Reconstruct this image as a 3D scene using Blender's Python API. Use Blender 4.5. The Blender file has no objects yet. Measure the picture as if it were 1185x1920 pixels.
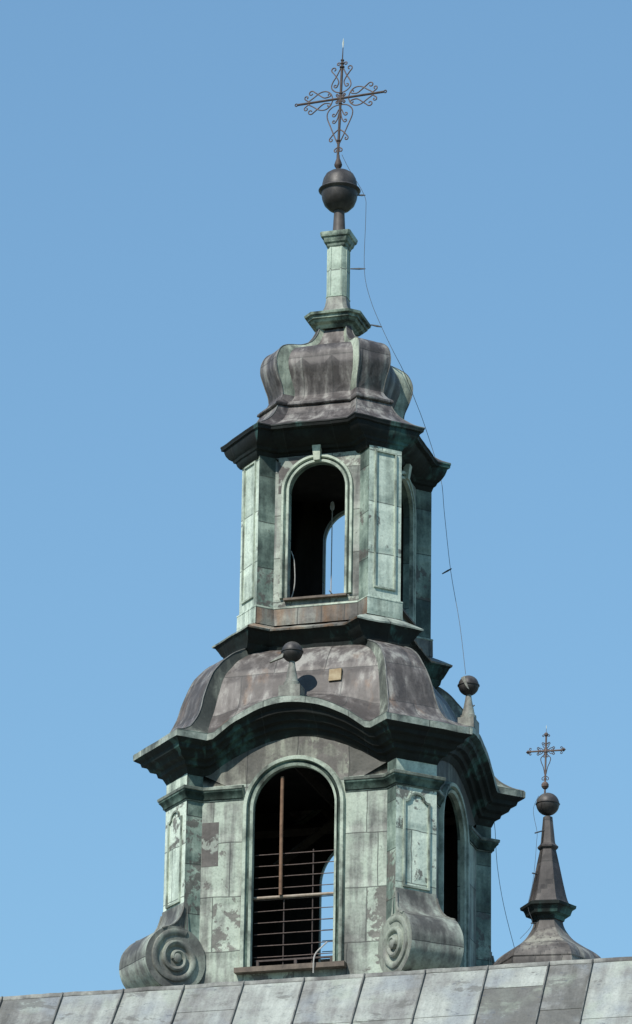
import bpy, math, random
from math import sin, cos, pi, radians, sqrt, atan2, hypot

random.seed(7)
S = bpy.context.scene
COL = S.collection

# ------------------------------------------------------------------ camera, world, sun
TH, PH, RO, DIST, FOC = radians(16.5), radians(21.0), radians(0.8), 85.0, 8500.0
PW, PHT = 1185.0, 1920.0
Z0 = DIST * sin(PH) + 1.6            # height of the tower's reference level above the ground
from mathutils import Vector, Matrix, noise as mnoise
Fv = Vector((-sin(TH) * cos(PH), cos(TH) * cos(PH), sin(PH)))
Rv = Vector((cos(TH), sin(TH), 0))
Uv = Rv.cross(Fv)
camd = bpy.data.cameras.new("camera")
cam = bpy.data.objects.new("camera", camd)
COL.objects.link(cam)
# roll: picture turned clockwise by RO
R2 = Rv * cos(RO) + Uv * sin(RO)
U2 = -Rv * sin(RO) + Uv * cos(RO)
m = Matrix((R2, U2, -Fv)).transposed().to_4x4()
m.translation = Vector((0, 0, Z0)) - Fv * DIST
cam.matrix_world = m
camd.sensor_fit = 'VERTICAL'
camd.sensor_height = 24.0
camd.lens = 24.0 * FOC / PHT
camd.shift_x = -(628.3 - PW / 2) / PHT
camd.clip_start = 0.5
camd.clip_end = 6000
S.camera = cam

SUN_AZ, SUN_EL = radians(18), radians(45)      # to the left of the tower's front
sun_dir = Vector((-sin(SUN_AZ) * cos(SUN_EL), -cos(SUN_AZ) * cos(SUN_EL), sin(SUN_EL)))
w = bpy.data.worlds.new("World")
S.world = w
w.use_nodes = True
nt = w.node_tree
bg = nt.nodes["Background"]
sky = nt.nodes.new("ShaderNodeTexSky")
sky.sky_type = 'NISHITA'
sky.sun_disc = False
sky.sun_elevation = SUN_EL
sky.sun_rotation = pi + SUN_AZ
sky.altitude = 200
sky.air_density = 1.6
sky.dust_density = 0.0
sky.ozone_density = 6.0
gm = nt.nodes.new("ShaderNodeGamma")
gm.inputs[1].default_value = 0.65
tn = nt.nodes.new("ShaderNodeMix"); tn.data_type = 'RGBA'; tn.blend_type = 'MULTIPLY'
tn.inputs['Factor'].default_value = 1.0
tn.inputs['B'].default_value = (1.10, 1.535, 1.80, 1)
nt.links.new(sky.outputs[0], gm.inputs[0])
nt.links.new(gm.outputs[0], tn.inputs['A'])
nt.links.new(tn.outputs['Result'], bg.inputs[0])
bg.inputs[1].default_value = 0.13
sl = bpy.data.lights.new("sun", 'SUN')
sl.energy = 5.0
sl.angle = radians(0.53)
sl.color = (1.0, 0.95, 0.87)
so = bpy.data.objects.new("sun", sl)
COL.objects.link(so)
so.location = (0, 0, 80)
so.rotation_euler = sun_dir.to_track_quat('Z', 'Y').to_euler()
S.view_settings.view_transform = 'Standard'
S.view_settings.look = 'None'
S.view_settings.exposure = 0.1
S.view_settings.gamma = 1.0

# ------------------------------------------------------------------ materials
class N:
    """small helper round a material's node tree"""
    def __init__(s, name):
        s.m = bpy.data.materials.new(name)
        s.m.use_nodes = True
        s.t = s.m.node_tree
        s.b = s.t.nodes["Principled BSDF"]
        s.tc = s.t.nodes.new("ShaderNodeTexCoord")
    def new(s, k, **kw):
        n = s.t.nodes.new(k)
        for a, v in kw.items():
            setattr(n, a, v)
        return n
    def lk(s, a, b): s.t.links.new(a, b)
    def put(s, sock, v):
        if hasattr(v, 'links'): s.lk(v, sock)
        else: sock.default_value = v
    def math(s, op, a, b=0.0, clamp=False):
        n = s.new("ShaderNodeMath", operation=op, use_clamp=clamp)
        s.put(n.inputs[0], a); s.put(n.inputs[1], b)
        return n.outputs[0]
    def noise(s, scale, detail=6, rough=0.6, vec=None, off=(0, 0, 0), stretch=(1, 1, 1), dist=0.0):
        mp = s.new("ShaderNodeMapping")
        mp.inputs['Location'].default_value = off
        mp.inputs['Scale'].default_value = stretch
        s.lk(vec or s.tc.outputs['Object'], mp.inputs[0])
        n = s.new("ShaderNodeTexNoise")
        n.inputs['Scale'].default_value = scale
        n.inputs['Detail'].default_value = detail
        n.inputs['Roughness'].default_value = rough
        n.inputs['Distortion'].default_value = dist
        s.lk(mp.outputs[0], n.inputs['Vector'])
        return n.outputs['Fac']
    def smooth(s, v, lo, hi):
        n = s.new("ShaderNodeMapRange", interpolation_type='SMOOTHSTEP')
        s.put(n.inputs[0], v)
        n.inputs[1].default_value = lo; n.inputs[2].default_value = hi
        return n.outputs[0]
    def mix(s, f, a, b, mode='MIX'):
        n = s.new("ShaderNodeMix", data_type='RGBA', blend_type=mode)
        s.put(n.inputs['Factor'], f)
        for sock, v in ((n.inputs['A'], a), (n.inputs['B'], b)):
            if hasattr(v, 'links'): s.lk(v, sock)
            else: sock.default_value = (*v, 1)
        return n.outputs['Result']
    def ramp(s, f, stops):
        n = s.new("ShaderNodeValToRGB")
        el = n.color_ramp.elements
        while len(el) < len(stops): el.new(0.5)
        for e, (p, c) in zip(el, stops):
            e.position = p; e.color = (*c, 1)
        s.lk(f, n.inputs[0])
        return n.outputs[0]
    def bump(s, h, strength=0.3, dist=0.02, prev=None):
        n = s.new("ShaderNodeBump")
        n.inputs['Strength'].default_value = strength
        n.inputs['Distance'].default_value = dist
        s.lk(h, n.inputs['Height'])
        if prev is not None: s.lk(prev, n.inputs['Normal'])
        return n.outputs[0]

def patina(name, dark, mid, light, bias=0.5, amp=2.2, sheet=(0.8, 1.05), seam=0.010, sheet_amp=0.35,
           streak=1.0, flake=0.0, flake_col=(0.075, 0.068, 0.062), rust=0.0, rough=0.62, spec=0.35, bump=0.5, seed=0.0, scale=1.1, mortar=0.72, warp=0.09, zsplit=None):
    n = N(name)
    off = (seed * 3.7, seed * 1.9, seed * 5.3)
    big = n.noise(scale, 8, 0.62, off=off)
    st = n.noise(5.0, 5, 0.6, off=off, stretch=(1, 1, 0.10))
    fine = n.noise(22, 6, 0.7, off=off)
    f = n.math('MULTIPLY_ADD', n.math('SUBTRACT', big, 0.5), amp); 
    f.node.inputs[2].default_value = bias
    f2 = n.math('MULTIPLY_ADD', n.math('SUBTRACT', st, 0.5), streak)
    n.lk(f, f2.node.inputs[2]); f = f2
    mort = None
    if sheet:
        uvd = n.new("ShaderNodeVectorMath", operation='MULTIPLY_ADD')
        nz = n.new("ShaderNodeTexNoise"); nz.inputs['Scale'].default_value = 1.3
        n.lk(n.tc.outputs['UV'], nz.inputs['Vector'])
        n.lk(nz.outputs['Color'], uvd.inputs[0])
        uvd.inputs[1].default_value = (warp, warp, 0)
        n.lk(n.tc.outputs['UV'], uvd.inputs[2])
        br = n.new("ShaderNodeTexBrick")
        br.offset = 0.37; br.squash = 0.72; br.squash_frequency = 3; br.offset_frequency = 2
        n.lk(uvd.outputs[0], br.inputs['Vector'])
        br.inputs['Color1'].default_value = (0, 0, 0, 1)
        br.inputs['Color2'].default_value = (1, 1, 1, 1)
        br.inputs['Mortar'].default_value = (0.5, 0.5, 0.5, 1)
        br.inputs['Scale'].default_value = 1.0
        br.inputs['Mortar Size'].default_value = seam
        br.inputs['Mortar Smooth'].default_value = 0.2
        br.inputs['Brick Width'].default_value = sheet[0]
        br.inputs['Row Height'].default_value = sheet[1]
        sep = n.new("ShaderNodeSeparateColor")
        n.lk(br.outputs['Color'], sep.inputs[0])
        rnd = sep.outputs[0]
        mort = br.outputs['Fac']
        f3 = n.math('MULTIPLY_ADD', n.math('SUBTRACT', rnd, 0.5), sheet_amp)
        n.lk(f, f3.node.inputs[2]); f = f3
    if zsplit is not None:      # older bare sheets above this height
        sx = n.new("ShaderNodeSeparateXYZ"); n.lk(n.tc.outputs['Object'], sx.inputs[0])
        hi = n.math('GREATER_THAN', sx.outputs[2], zsplit)
        f = n.math('SUBTRACT', f, n.math('MULTIPLY', hi, 0.42))
    col = n.ramp(f, [(0.12, dark), (0.45, mid), (0.78, light)])
    if zsplit is not None:
        col = n.mix(n.math('MULTIPLY', hi, 0.75), col, (0.74, 0.66, 0.61), 'MULTIPLY')
    if flake > 0:
        fl = n.noise(2.6, 10, 0.68, off=(off[0] + 9, off[1], off[2]), dist=0.3)
        if sheet:
            fa = n.math('MULTIPLY_ADD', n.math('SUBTRACT', rnd, 0.5), 0.30)
            n.lk(fl, fa.node.inputs[2]); fl = fa
        mk = n.smooth(fl, 0.665 - 0.2 * flake, 0.715 - 0.2 * flake)
        fv = n.mix(n.math('MULTIPLY', st, 0.9), flake_col, tuple(c * 1.9 for c in flake_col))
        col = n.mix(n.math('MULTIPLY', mk, 0.85), col, fv)
    if rust > 0:
        rn = n.noise(2.4, 6, 0.6, off=(off[0], off[1] + 7, off[2]), stretch=(1, 1, 0.22))
        col = n.mix(n.math('MULTIPLY', n.smooth(rn, 0.66 - 0.2 * rust, 0.85 - 0.2 * rust), 0.55), col, (0.22, 0.11, 0.045))
    mot = n.ramp(fine, [(0.25, (0.62, 0.62, 0.62)), (0.5, (0.98, 0.98, 0.98)), (0.8, (1.16, 1.16, 1.16))])
    col = n.mix(1.0, col, mot, 'MULTIPLY')
    # thin dark weather runs and specks
    sp = n.smooth(n.noise(9, 8, 0.75, off=(off[0] + 3, off[1] + 2, 0), stretch=(1, 1, 0.55)), 0.63, 0.70)
    col = n.mix(n.math('MULTIPLY', sp, 0.55), col, tuple(c * 0.35 for c in dark))
    if mort is not None:
        col = n.mix(n.math('MULTIPLY', mort, mortar), col, (0.028, 0.030, 0.028))
    n.lk(col, n.b.inputs['Base Color'])
    rr = n.math('MULTIPLY_ADD', fine, 0.25); rr.node.inputs[2].default_value = rough - 0.12
    n.lk(rr, n.b.inputs['Roughness'])
    n.b.inputs['Specular IOR Level'].default_value = spec
    dent = n.noise(2.2, 3, 0.5, off=off)
    b = n.bump(dent, 0.55 * bump, 0.10)
    if sheet:
        b2 = n.new("ShaderNodeTexBrick")
        b2.offset = 0.37; b2.squash = 0.72; b2.squash_frequency = 3; b2.offset_frequency = 2
        n.lk(uvd.outputs[0], b2.inputs['Vector'])
        for k_, v_ in (('Scale', 1.0), ('Mortar Size', 0.16), ('Mortar Smooth', 1.0), ('Brick Width', sheet[0]), ('Row Height', sheet[1])):
            b2.inputs[k_].default_value = v_
        b = n.bump(n.math('SUBTRACT', 1.0, b2.outputs['Fac']), 0.35, 0.05, b)
    b = n.bump(fine, 0.35 * bump, 0.012, b)
    if mort is not None:
        b = n.bump(n.math('SUBTRACT', 1.0, mort), 0.6, 0.010, b)
    n.lk(b, n.b.inputs['Normal'])
    return n.m

def plain(name, c1, c2, rough=0.6, scale=8, spec=0.3, metallic=0.0, stretch=(1, 1, 1), bump=0.25):
    n = N(name)
    a = n.noise(scale, 7, 0.65, stretch=stretch)
    n.lk(n.ramp(a, [(0.3, c1), (0.7, c2)]), n.b.inputs['Base Color'])
    n.b.inputs['Roughness'].default_value = rough
    n.b.inputs['Specular IOR Level'].default_value = spec
    n.b.inputs['Metallic'].default_value = metallic
    n.lk(n.bump(a, bump, 0.01), n.b.inputs['Normal'])
    return n.m

M = {}
M['wall'] = patina('patina_wall', (0.10, 0.105, 0.095), (0.215, 0.235, 0.205), (0.36, 0.415, 0.345), bias=0.60, flake=0.38, seed=1, sheet=(0.95, 1.0), streak=2.1, sheet_amp=0.5, bump=0.8, zsplit=4.12)
M['wall_grey'] = patina('patina_wall_grey', (0.095, 0.098, 0.09), (0.20, 0.212, 0.19), (0.32, 0.36, 0.305), bias=0.54, flake=0.35, seed=2.3, sheet=(0.75, 0.85), streak=1.9, sheet_amp=0.5, bump=0.8)
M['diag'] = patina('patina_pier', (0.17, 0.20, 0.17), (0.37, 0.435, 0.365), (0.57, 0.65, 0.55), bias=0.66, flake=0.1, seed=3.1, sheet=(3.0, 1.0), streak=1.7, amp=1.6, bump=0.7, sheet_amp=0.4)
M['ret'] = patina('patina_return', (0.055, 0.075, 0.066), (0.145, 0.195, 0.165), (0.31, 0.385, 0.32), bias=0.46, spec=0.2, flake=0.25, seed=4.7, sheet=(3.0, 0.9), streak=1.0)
M['mould'] = patina('patina_moulding', (0.08, 0.09, 0.075), (0.215, 0.25, 0.205), (0.40, 0.46, 0.375), bias=0.60, amp=2.6, streak=1.3, sheet=None, seed=5.2, bump=0.3, scale=2.0)
M['course'] = patina('patina_course', (0.06, 0.068, 0.058), (0.145, 0.168, 0.14), (0.29, 0.33, 0.275), bias=0.45, sheet=None, seed=22.2, bump=0.4, scale=2.0)
M['groove'] = patina('patina_groove_shade', (0.014, 0.022, 0.018), (0.040, 0.062, 0.052), (0.12, 0.18, 0.15), bias=0.40, spec=0.15, rough=0.75, sheet=None, seed=5.9, bump=0.3, scale=2.0)  # dark tone for moulding grooves; painted shade under the string course
M['cornice'] = patina('patina_cornice_shade', (0.012, 0.013, 0.012), (0.018, 0.024, 0.022), (0.07, 0.16, 0.14), bias=0.33, spec=0.2, rough=0.66, amp=2.0, sheet=(1.3, 5.0), seed=6.6, streak=0.9, scale=0.8, bump=0.3)  # dark patina, blackened further so the underside shade sits in the colour
M['fascia'] = patina('patina_fascia', (0.09, 0.10, 0.09), (0.21, 0.24, 0.205), (0.36, 0.40, 0.345), bias=0.5, sheet=(1.1, 5.0), seed=7.4, scale=2.5, bump=0.3)
M['roof'] = patina('sheet_roof', (0.070, 0.061, 0.056), (0.125, 0.112, 0.104), (0.26, 0.25, 0.225), bias=0.40, amp=1.1, sheet=(0.95, 0.86), sheet_amp=0.5, seed=8.1, streak=2.6, rust=0.5, rough=0.55, spec=0.35, warp=0.03, mortar=0.6)
M['roof_dome'] = patina('sheet_dome', (0.055, 0.048, 0.046), (0.115, 0.103, 0.098), (0.24, 0.23, 0.21), bias=0.38, amp=1.0, sheet=(0.8, 0.75), sheet_amp=0.4, seed=9.4, streak=2.8, rough=0.55, spec=0.35, warp=0.03, mortar=0.55)
M['strip'] = patina('patina_roof_return', (0.045, 0.050, 0.044), (0.115, 0.125, 0.105), (0.36, 0.40, 0.33), bias=0.40, amp=2.6, sheet=None, seed=10.2, streak=1.4, flake=0.2)
M['base'] = patina('sheet_base', (0.075, 0.070, 0.062), (0.155, 0.148, 0.132), (0.27, 0.28, 0.24), bias=0.42, sheet=(0.62, 2.0), seed=11.7, rust=1.2, streak=1.2)
M['volute'] = patina('patina_volute', (0.075, 0.073, 0.066), (0.165, 0.168, 0.148), (0.31, 0.345, 0.29), bias=0.53, sheet=(3.0, 0.8), seed=12.8, streak=1.5, rough=0.58)
M['spiral'] = patina('patina_spiral', (0.075, 0.074, 0.067), (0.155, 0.158, 0.140), (0.27, 0.30, 0.25), bias=0.47, sheet=None, seed=13.3, bump=0.3)
M['shaft'] = patina('patina_shaft', (0.15, 0.18, 0.15), (0.29, 0.36, 0.295), (0.42, 0.51, 0.42), bias=0.62, sheet=(3.0, 0.62), seed=14.9, streak=0.8, amp=1.5)
M['pedestal'] = patina('patina_pedestal', (0.035, 0.050, 0.042), (0.15, 0.20, 0.16), (0.38, 0.46, 0.37), bias=0.50, amp=2.8, sheet=None, seed=15.4, scale=2.5, bump=0.3)
M['strip_pale'] = patina('patina_cap_return', (0.10, 0.11, 0.09), (0.23, 0.26, 0.205), (0.44, 0.49, 0.39), bias=0.50, amp=2.2, sheet=None, seed=21.2, streak=1.4)
M['keystone'] = patina('patina_keystone', (0.25, 0.28, 0.23), (0.42, 0.46, 0.37), (0.55, 0.60, 0.48), bias=0.6, sheet=None, seed=23.1)
M['lead'] = patina('bare_lead_sheet', (0.06, 0.055, 0.05), (0.095, 0.087, 0.080), (0.15, 0.14, 0.128), bias=0.45, sheet=None, seed=24.6, flake=0.62, flake_col=(0.20, 0.225, 0.195), streak=0.9)
M['ball'] = patina('dark_ball_sheet', (0.022, 0.020, 0.019), (0.042, 0.038, 0.036), (0.085, 0.079, 0.073), bias=0.45, sheet=None, seed=16.2, rough=0.5, spec=0.4, bump=0.25, scale=2.0)
M['finial'] = patina('finial_sheet', (0.08, 0.08, 0.072), (0.165, 0.166, 0.146), (0.28, 0.295, 0.25), bias=0.50, sheet=None, seed=17.8, bump=0.25, scale=3.0)
M['turret'] = patina('turret_sheet', (0.062, 0.056, 0.052), (0.115, 0.105, 0.097), (0.24, 0.235, 0.20), bias=0.42, sheet=(0.7, 0.8), seed=18.5, streak=1.5)
M['turret_spire'] = patina('turret_spire_sheet', (0.035, 0.031, 0.030), (0.062, 0.055, 0.053), (0.12, 0.11, 0.10), bias=0.42, sheet=(0.7, 0.8), seed=19.5, streak=1.3)
M['ridge'] = patina('ridge_sheet', (0.06, 0.06, 0.057), (0.15, 0.155, 0.145), (0.28, 0.29, 0.26), bias=0.42, sheet=None, seed=20.5, scale=2.0)
M['iron'] = plain('rusty_iron', (0.035, 0.027, 0.025), (0.085, 0.064, 0.057), 0.65, 14)
M['iron_pale'] = plain('rusty_pale_iron', (0.065, 0.048, 0.043), (0.155, 0.115, 0.10), 0.65, 10)
M['rail'] = plain('worn_rail', (0.20, 0.15, 0.11), (0.36, 0.31, 0.25), 0.6, 12)
M['rust'] = plain('rust_brown', (0.09, 0.05, 0.032), (0.24, 0.145, 0.09), 0.75, 6)
M['sill'] = plain('sill_sheet', (0.065, 0.052, 0.042), (0.17, 0.135, 0.105), 0.7, 6)
M['neck'] = plain('neck_sheet', (0.05, 0.042, 0.038), (0.10, 0.088, 0.08), 0.55, 6)
M['wire'] = plain('dark_cable', (0.05, 0.055, 0.06), (0.09, 0.095, 0.10), 0.5, 20)
M['wire_pale'] = plain('pale_cable', (0.30, 0.29, 0.27), (0.45, 0.44, 0.41), 0.5, 20)
M['inside'] = plain('inside_shade', (0.010, 0.009, 0.008), (0.026, 0.023, 0.020), 0.85, 3, 0.1, stretch=(1, 1, 0.2))  # near-black lining: the shade inside the storeys is put into its colour
M['timber'] = plain('old_timber', (0.02, 0.016, 0.013), (0.05, 0.04, 0.032), 0.85, 5, 0.1)
M['ochre'] = plain('ochre_patch', (0.15, 0.085, 0.03), (0.36, 0.30, 0.19), 0.7, 4)
M['tip'] = plain('pale_point', (0.40, 0.44, 0.38), (0.6, 0.62, 0.55), 0.4, 20)
M['plaster'] = plain('church_plaster', (0.42, 0.38, 0.30), (0.55, 0.51, 0.42), 0.85, 1.2)
M['ground'] = plain('ground_grass', (0.045, 0.06, 0.025), (0.10, 0.10, 0.06), 0.95, 0.6, 0.1)

def nave_roof_mat():
    n = N('nave_roof_sheet')
    at = n.new("ShaderNodeAttribute"); at.attribute_name = 'tint'
    t = at.outputs['Fac']
    big = n.noise(1.3, 8, 0.65, stretch=(1, 0.5, 0.5))
    run = n.noise(5.0, 6, 0.65, stretch=(1, 0.16, 0.16))        # runs down the slope
    band = n.noise(3.5, 6, 0.65, stretch=(0.35, 1, 1))
    fine = n.noise(24, 6, 0.72)
    f = n.math('MULTIPLY_ADD', n.math('SUBTRACT', big, 0.5), 1.5); n.lk(t, f.node.inputs[2])
    f2 = n.math('MULTIPLY_ADD', n.math('SUBTRACT', run, 0.5), 1.3); n.lk(f, f2.node.inputs[2])
    f3 = n.math('MULTIPLY_ADD', n.math('SUBTRACT', band, 0.5), 0.7); n.lk(f2, f3.node.inputs[2])
    col = n.ramp(f3, [(0.05, (0.092, 0.092, 0.084)), (0.42, (0.19, 0.193, 0.182)), (0.66, (0.255, 0.27, 0.248)), (0.95, (0.34, 0.362, 0.33))])
    hue = n.noise(1.1, 4, 0.5, off=(5, 5, 5))
    col = n.mix(n.math('MULTIPLY', n.smooth(hue, 0.48, 0.66), 0.55), col, (0.20, 0.225, 0.245))
    hue2 = n.noise(1.4, 4, 0.5, off=(15, 2, 9))
    col = n.mix(n.math('MULTIPLY', n.smooth(hue2, 0.52, 0.66), 0.45), col, (0.29, 0.33, 0.27))
    fl = n.noise(2.2, 10, 0.70, stretch=(0.5, 1, 1), off=(4, 2, 1), dist=0.4)
    fa = n.math('SUBTRACT', fl, n.math('MULTIPLY', t, 0.22))
    col = n.mix(n.math('MULTIPLY', n.smooth(fa, 0.435, 0.475), 0.7), col, (0.112, 0.112, 0.103))
    sp = n.smooth(n.noise(8, 8, 0.75, stretch=(0.5, 1, 1), off=(1, 8, 3)), 0.585, 0.65)
    col = n.mix(n.math('MULTIPLY', sp, 0.6), col, (0.075, 0.085, 0.10))
    mot = n.ramp(fine, [(0.25, (0.70, 0.70, 0.70)), (0.5, (1, 1, 1)), (0.8, (1.14, 1.14, 1.14))])
    col = n.mix(1.0, col, mot, 'MULTIPLY')
    n.lk(col, n.b.inputs['Base Color'])
    n.b.inputs['Roughness'].default_value = 0.6
    n.b.inputs['Specular IOR Level'].default_value = 0.3
    b = n.bump(n.noise(1.8, 3, 0.5), 0.8, 0.10)
    n.lk(n.bump(fine, 0.25, 0.01, b), n.b.inputs['Normal'])
    return n.m
M['nave'] = nave_roof_mat()
M['seam'] = plain('folded_seam', (0.05, 0.05, 0.048), (0.20, 0.205, 0.19), 0.6, 5)

# ------------------------------------------------------------------ mesh helpers
class MB:
    def __init__(s): s.v = []; s.f = []; s.uv = []; s.mi = []; s.mats = []; s.tint = None
    def mat(s, k):
        if k not in s.mats: s.mats.append(k)
        return s.mats.index(k)
    def face(s, pts, uvs=None, mat='wall'):
        i = len(s.v); s.v += [tuple(p) for p in pts]
        s.f.append(tuple(range(i, i + len(pts))))
        if uvs is None: uvs = [(p[0] + p[1], p[2]) for p in pts]
        s.uv.append(list(uvs)); s.mi.append(s.mat(mat))
    def build(s, name, parent=None, origin=None, sharp=32, smooth=True, merge=1e-4, wob=0.0):
        o0 = parent['_o'] if origin is None else origin
        me = bpy.data.meshes.new(name)
        # weld
        idx = {}; vs = []; mp = []
        for p in s.v:
            k = tuple(round(c / merge) for c in p)
            if k not in idx:
                if wob:
                    nv = mnoise.noise_vector(Vector(p) * 1.7) * wob + mnoise.noise_vector(Vector(p) * 5.1) * (wob * .45)
                    p = (p[0] + nv[0], p[1] + nv[1], p[2] + nv[2])
                idx[k] = len(vs); vs.append((p[0] - o0[0], p[1] - o0[1], p[2] - o0[2]))
            mp.append(idx[k])
        fs = []; uvs = []; mi = []; tn = []
        for j, (f, u, q) in enumerate(zip(s.f, s.uv, s.mi)):
            g = []; gu = []
            for a, b in zip(f, u):
                if mp[a] not in g: g.append(mp[a]); gu.append(b)
            if len(g) > 2:
                fs.append(g); uvs.append(gu); mi.append(q)
                if s.tint: tn.append(s.tint[j])
        me.from_pydata(vs, [], fs)
        ul = me.uv_layers.new(name="UVMap")
        k = 0
        for u in uvs:
            for c in u: ul.data[k].uv = c; k += 1
        for k2 in s.mats: me.materials.append(M[k2])
        for p, q in zip(me.polygons, mi): p.material_index = q; p.use_smooth = smooth
        if s.tint:
            a = me.attributes.new('tint', 'FLOAT', 'FACE')
            for i, t in enumerate(tn): a.data[i].value = t
        me.update()
        if smooth: me.set_sharp_from_angle(angle=radians(sharp))
        return link(name, me, parent, o0)

def link(name, me, parent, o0):
    o = bpy.data.objects.new(name, me)
    COL.objects.link(o)
    if parent is not None:
        o.parent = parent
        po = parent['_o']
        o.location = (o0[0] - po[0], o0[1] - po[1], o0[2] - po[2])
    else:
        o.location = (o0[0], o0[1], o0[2] + Z0)
    o['_o'] = list(o0)
    return o

def thing(name, label, cat, o, group=None):
    e = bpy.data.objects.new(name, None)
    e.empty_display_size = 0.3
    COL.objects.link(e)
    e.location = (o[0], o[1], o[2] + Z0)
    e['_o'] = list(o)
    return tag(e, label, cat, group)

def tag(o, label, cat=None, group=None):
    o['label'] = label
    if cat: o['category'] = cat
    if group: o['group'] = group
    return o

def rot4(o, ks=(1, 2, 3)):
    """quarter-turn copies of a part (and its sub-parts) about the tower's axis"""
    for k in ks:
        c = o.copy(); COL.objects.link(c); c.parent = o.parent
        c.rotation_euler = (0, 0, k * pi / 2)
        for ch in o.children:
            d = ch.copy(); COL.objects.link(d); d.parent = c

def box(mb, c, s, mat, rz=0.0, bev=0.0):
    x, y, z = s[0] / 2, s[1] / 2, s[2] / 2
    cr, sr = cos(rz), sin(rz)
    def P(a, b, d): return (c[0] + a * cr - b * sr, c[1] + a * sr + b * cr, c[2] + d)
    q = [P(-x, -y, -z), P(x, -y, -z), P(x, y, -z), P(-x, y, -z), P(-x, -y, z), P(x, -y, z), P(x, y, z), P(-x, y, z)]
    for f in ((0, 3, 2, 1), (4, 5, 6, 7), (0, 1, 5, 4), (1, 2, 6, 5), (2, 3, 7, 6), (3, 0, 4, 7)):
        mb.face([q[i] for i in f], None, mat)

def tube(mb, pts, r, mat, n=7, cap=True):
    """tube along a polyline; r a number or one per point"""
    P = [Vector(p) for p in pts]
    rs = r if isinstance(r, (list, tuple)) else [r] * len(P)
    up = None; rings = []
    for i, p in enumerate(P):
        t = (P[min(i + 1, len(P) - 1)] - P[max(i - 1, 0)]).normalized()
        if up is None:
            up = t.cross(Vector((0.31, 0.95, 0.05)))
            if up.length < 1e-3: up = t.cross(Vector((1, 0, 0)))
        up = (up - t * up.dot(t)).normalized()
        s = t.cross(up)
        rings.append([p + up * cos(2 * pi * k / n) * rs[i] + s * sin(2 * pi * k / n) * rs[i] for k in range(n)])
    for a, b in zip(rings, rings[1:]):
        for k in range(n):
            k2 = (k + 1) % n
            mb.face([a[k], a[k2], b[k2], b[k]], None, mat)
    if cap:
        mb.face(rings[0][::-1], None, mat); mb.face(rings[-1], None, mat)

def lathe(mb, prof, cx, cy, mat, n=40, ph=0.0, sx=1.0):
    """profile [(r,z)] turned about a vertical axis; n small = faceted"""
    v = 0
    for (r0, z0), (r1, z1) in zip(prof, prof[1:]):
        dv = hypot(r1 - r0, z1 - z0)
        for k in range(n):
            a0, a1 = ph + 2 * pi * k / n, ph + 2 * pi * (k + 1) / n
            def Q(r, a, z): return (cx + r * sin(a), cy - r * cos(a), z)
            u0, u1 = k * 2 * pi / n * max(r0, r1, .2), (k + 1) * 2 * pi / n * max(r0, r1, .2)
            mb.face([Q(r0, a0, z0), Q(r0, a1, z0), Q(r1, a1, z1), Q(r1, a0, z1)],
                    [(u0, z0), (u1, z0), (u1, z0 + dv), (u0, z0 + dv)], mat)
        v += dv

def spline(cp, n):
    """Catmull-Rom through tuples"""
    out = []
    for i in range(len(cp) - 1):
        p0, p1, p2, p3 = cp[max(i - 1, 0)], cp[i], cp[i + 1], cp[min(i + 2, len(cp) - 1)]
        for k in range(n):
            t = k / n
            out.append(tuple(0.5 * (2 * b + (c - a) * t + (2 * a - 5 * b + 4 * c - d) * t * t + (-a + 3 * b - 3 * c + d) * t ** 3)
                             for a, b, c, d in zip(p0, p1, p2, p3)))
    out.append(tuple(cp[-1]))
    return out

def bump_t(t):
    """raised segmental curve of the big cornice, with soft feet"""
    t = abs(t)
    p = 1 - (t / 0.93) ** 2
    k = 0.07
    return 0.5 * (p + sqrt(p * p + k * k)) - (0.5 * (-0.156 + sqrt(0.156 ** 2 + k * k))) * t ** 6

NF = 28
def ring(a, b, q, z, arch=0.0, nf=NF):
    """16-corner plan: four corner piers set at 45 degrees with returns, front panels between. Starts at the front pier's A'."""
    pts = []; kinds = []
    R = a - q; f = b - q
    side = [(-a, -b, z)]
    kd = [('ret', 0.0, hypot(q, q))]
    for i in range(nf + 1):
        t = -1 + 2 * i / nf
        side.append((R * t, -f, z + arch * bump_t(t)))
        kd.append(('front', R * t, R * (t + 2 / nf)) if i < nf else ('ret', 0.0, hypot(q, q)))
    dl = hypot(b - a, b - a)
    for i in range(6):
        t = i / 6
        side.append((a + (b - a) * t, -b + (b - a) * t, z)); kd.append(('diag', (t - .5) * dl, (t + 1 / 6 - .5) * dl))
    for k in range(4):
        for p, kk in zip(side, kd):
            x, y, zz = p
            for _ in range(k): x, y = -y, x
            o = k * 7.31 + {'ret': 2.9, 'front': 0.13, 'diag': 5.2}[kk[0]]
            pts.append((x, y, zz)); kinds.append((kk[0], kk[1] + o, kk[2] + o))
    return pts, kinds

def loft(mb, levels, mats, nf=NF):
    """levels: (a,b,q,z,arch); mats: dict kind->material, or function(level index, kind)"""
    rs = [ring(*l[:4], l[4] if len(l) > 4 else 0.0, nf) for l in levels]
    v = 0.0
    for li in range(len(rs) - 1):
        (p, kd), (q, kq) = rs[li], rs[li + 1]
        dv = hypot(levels[li + 1][3] - levels[li][3], levels[li + 1][1] - levels[li][1])
        n = len(p)
        for i in range(n):
            j = (i + 1) % n
            mt = mats(li, kd[i][0]) if callable(mats) else mats[kd[i][0]]
            mb.face([p[i], p[j], q[j], q[i]], [(kd[i][1], v), (kd[i][2], v), (kq[i][2], v + dv), (kq[i][1], v + dv)], mt)
        v += dv
    return rs

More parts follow.
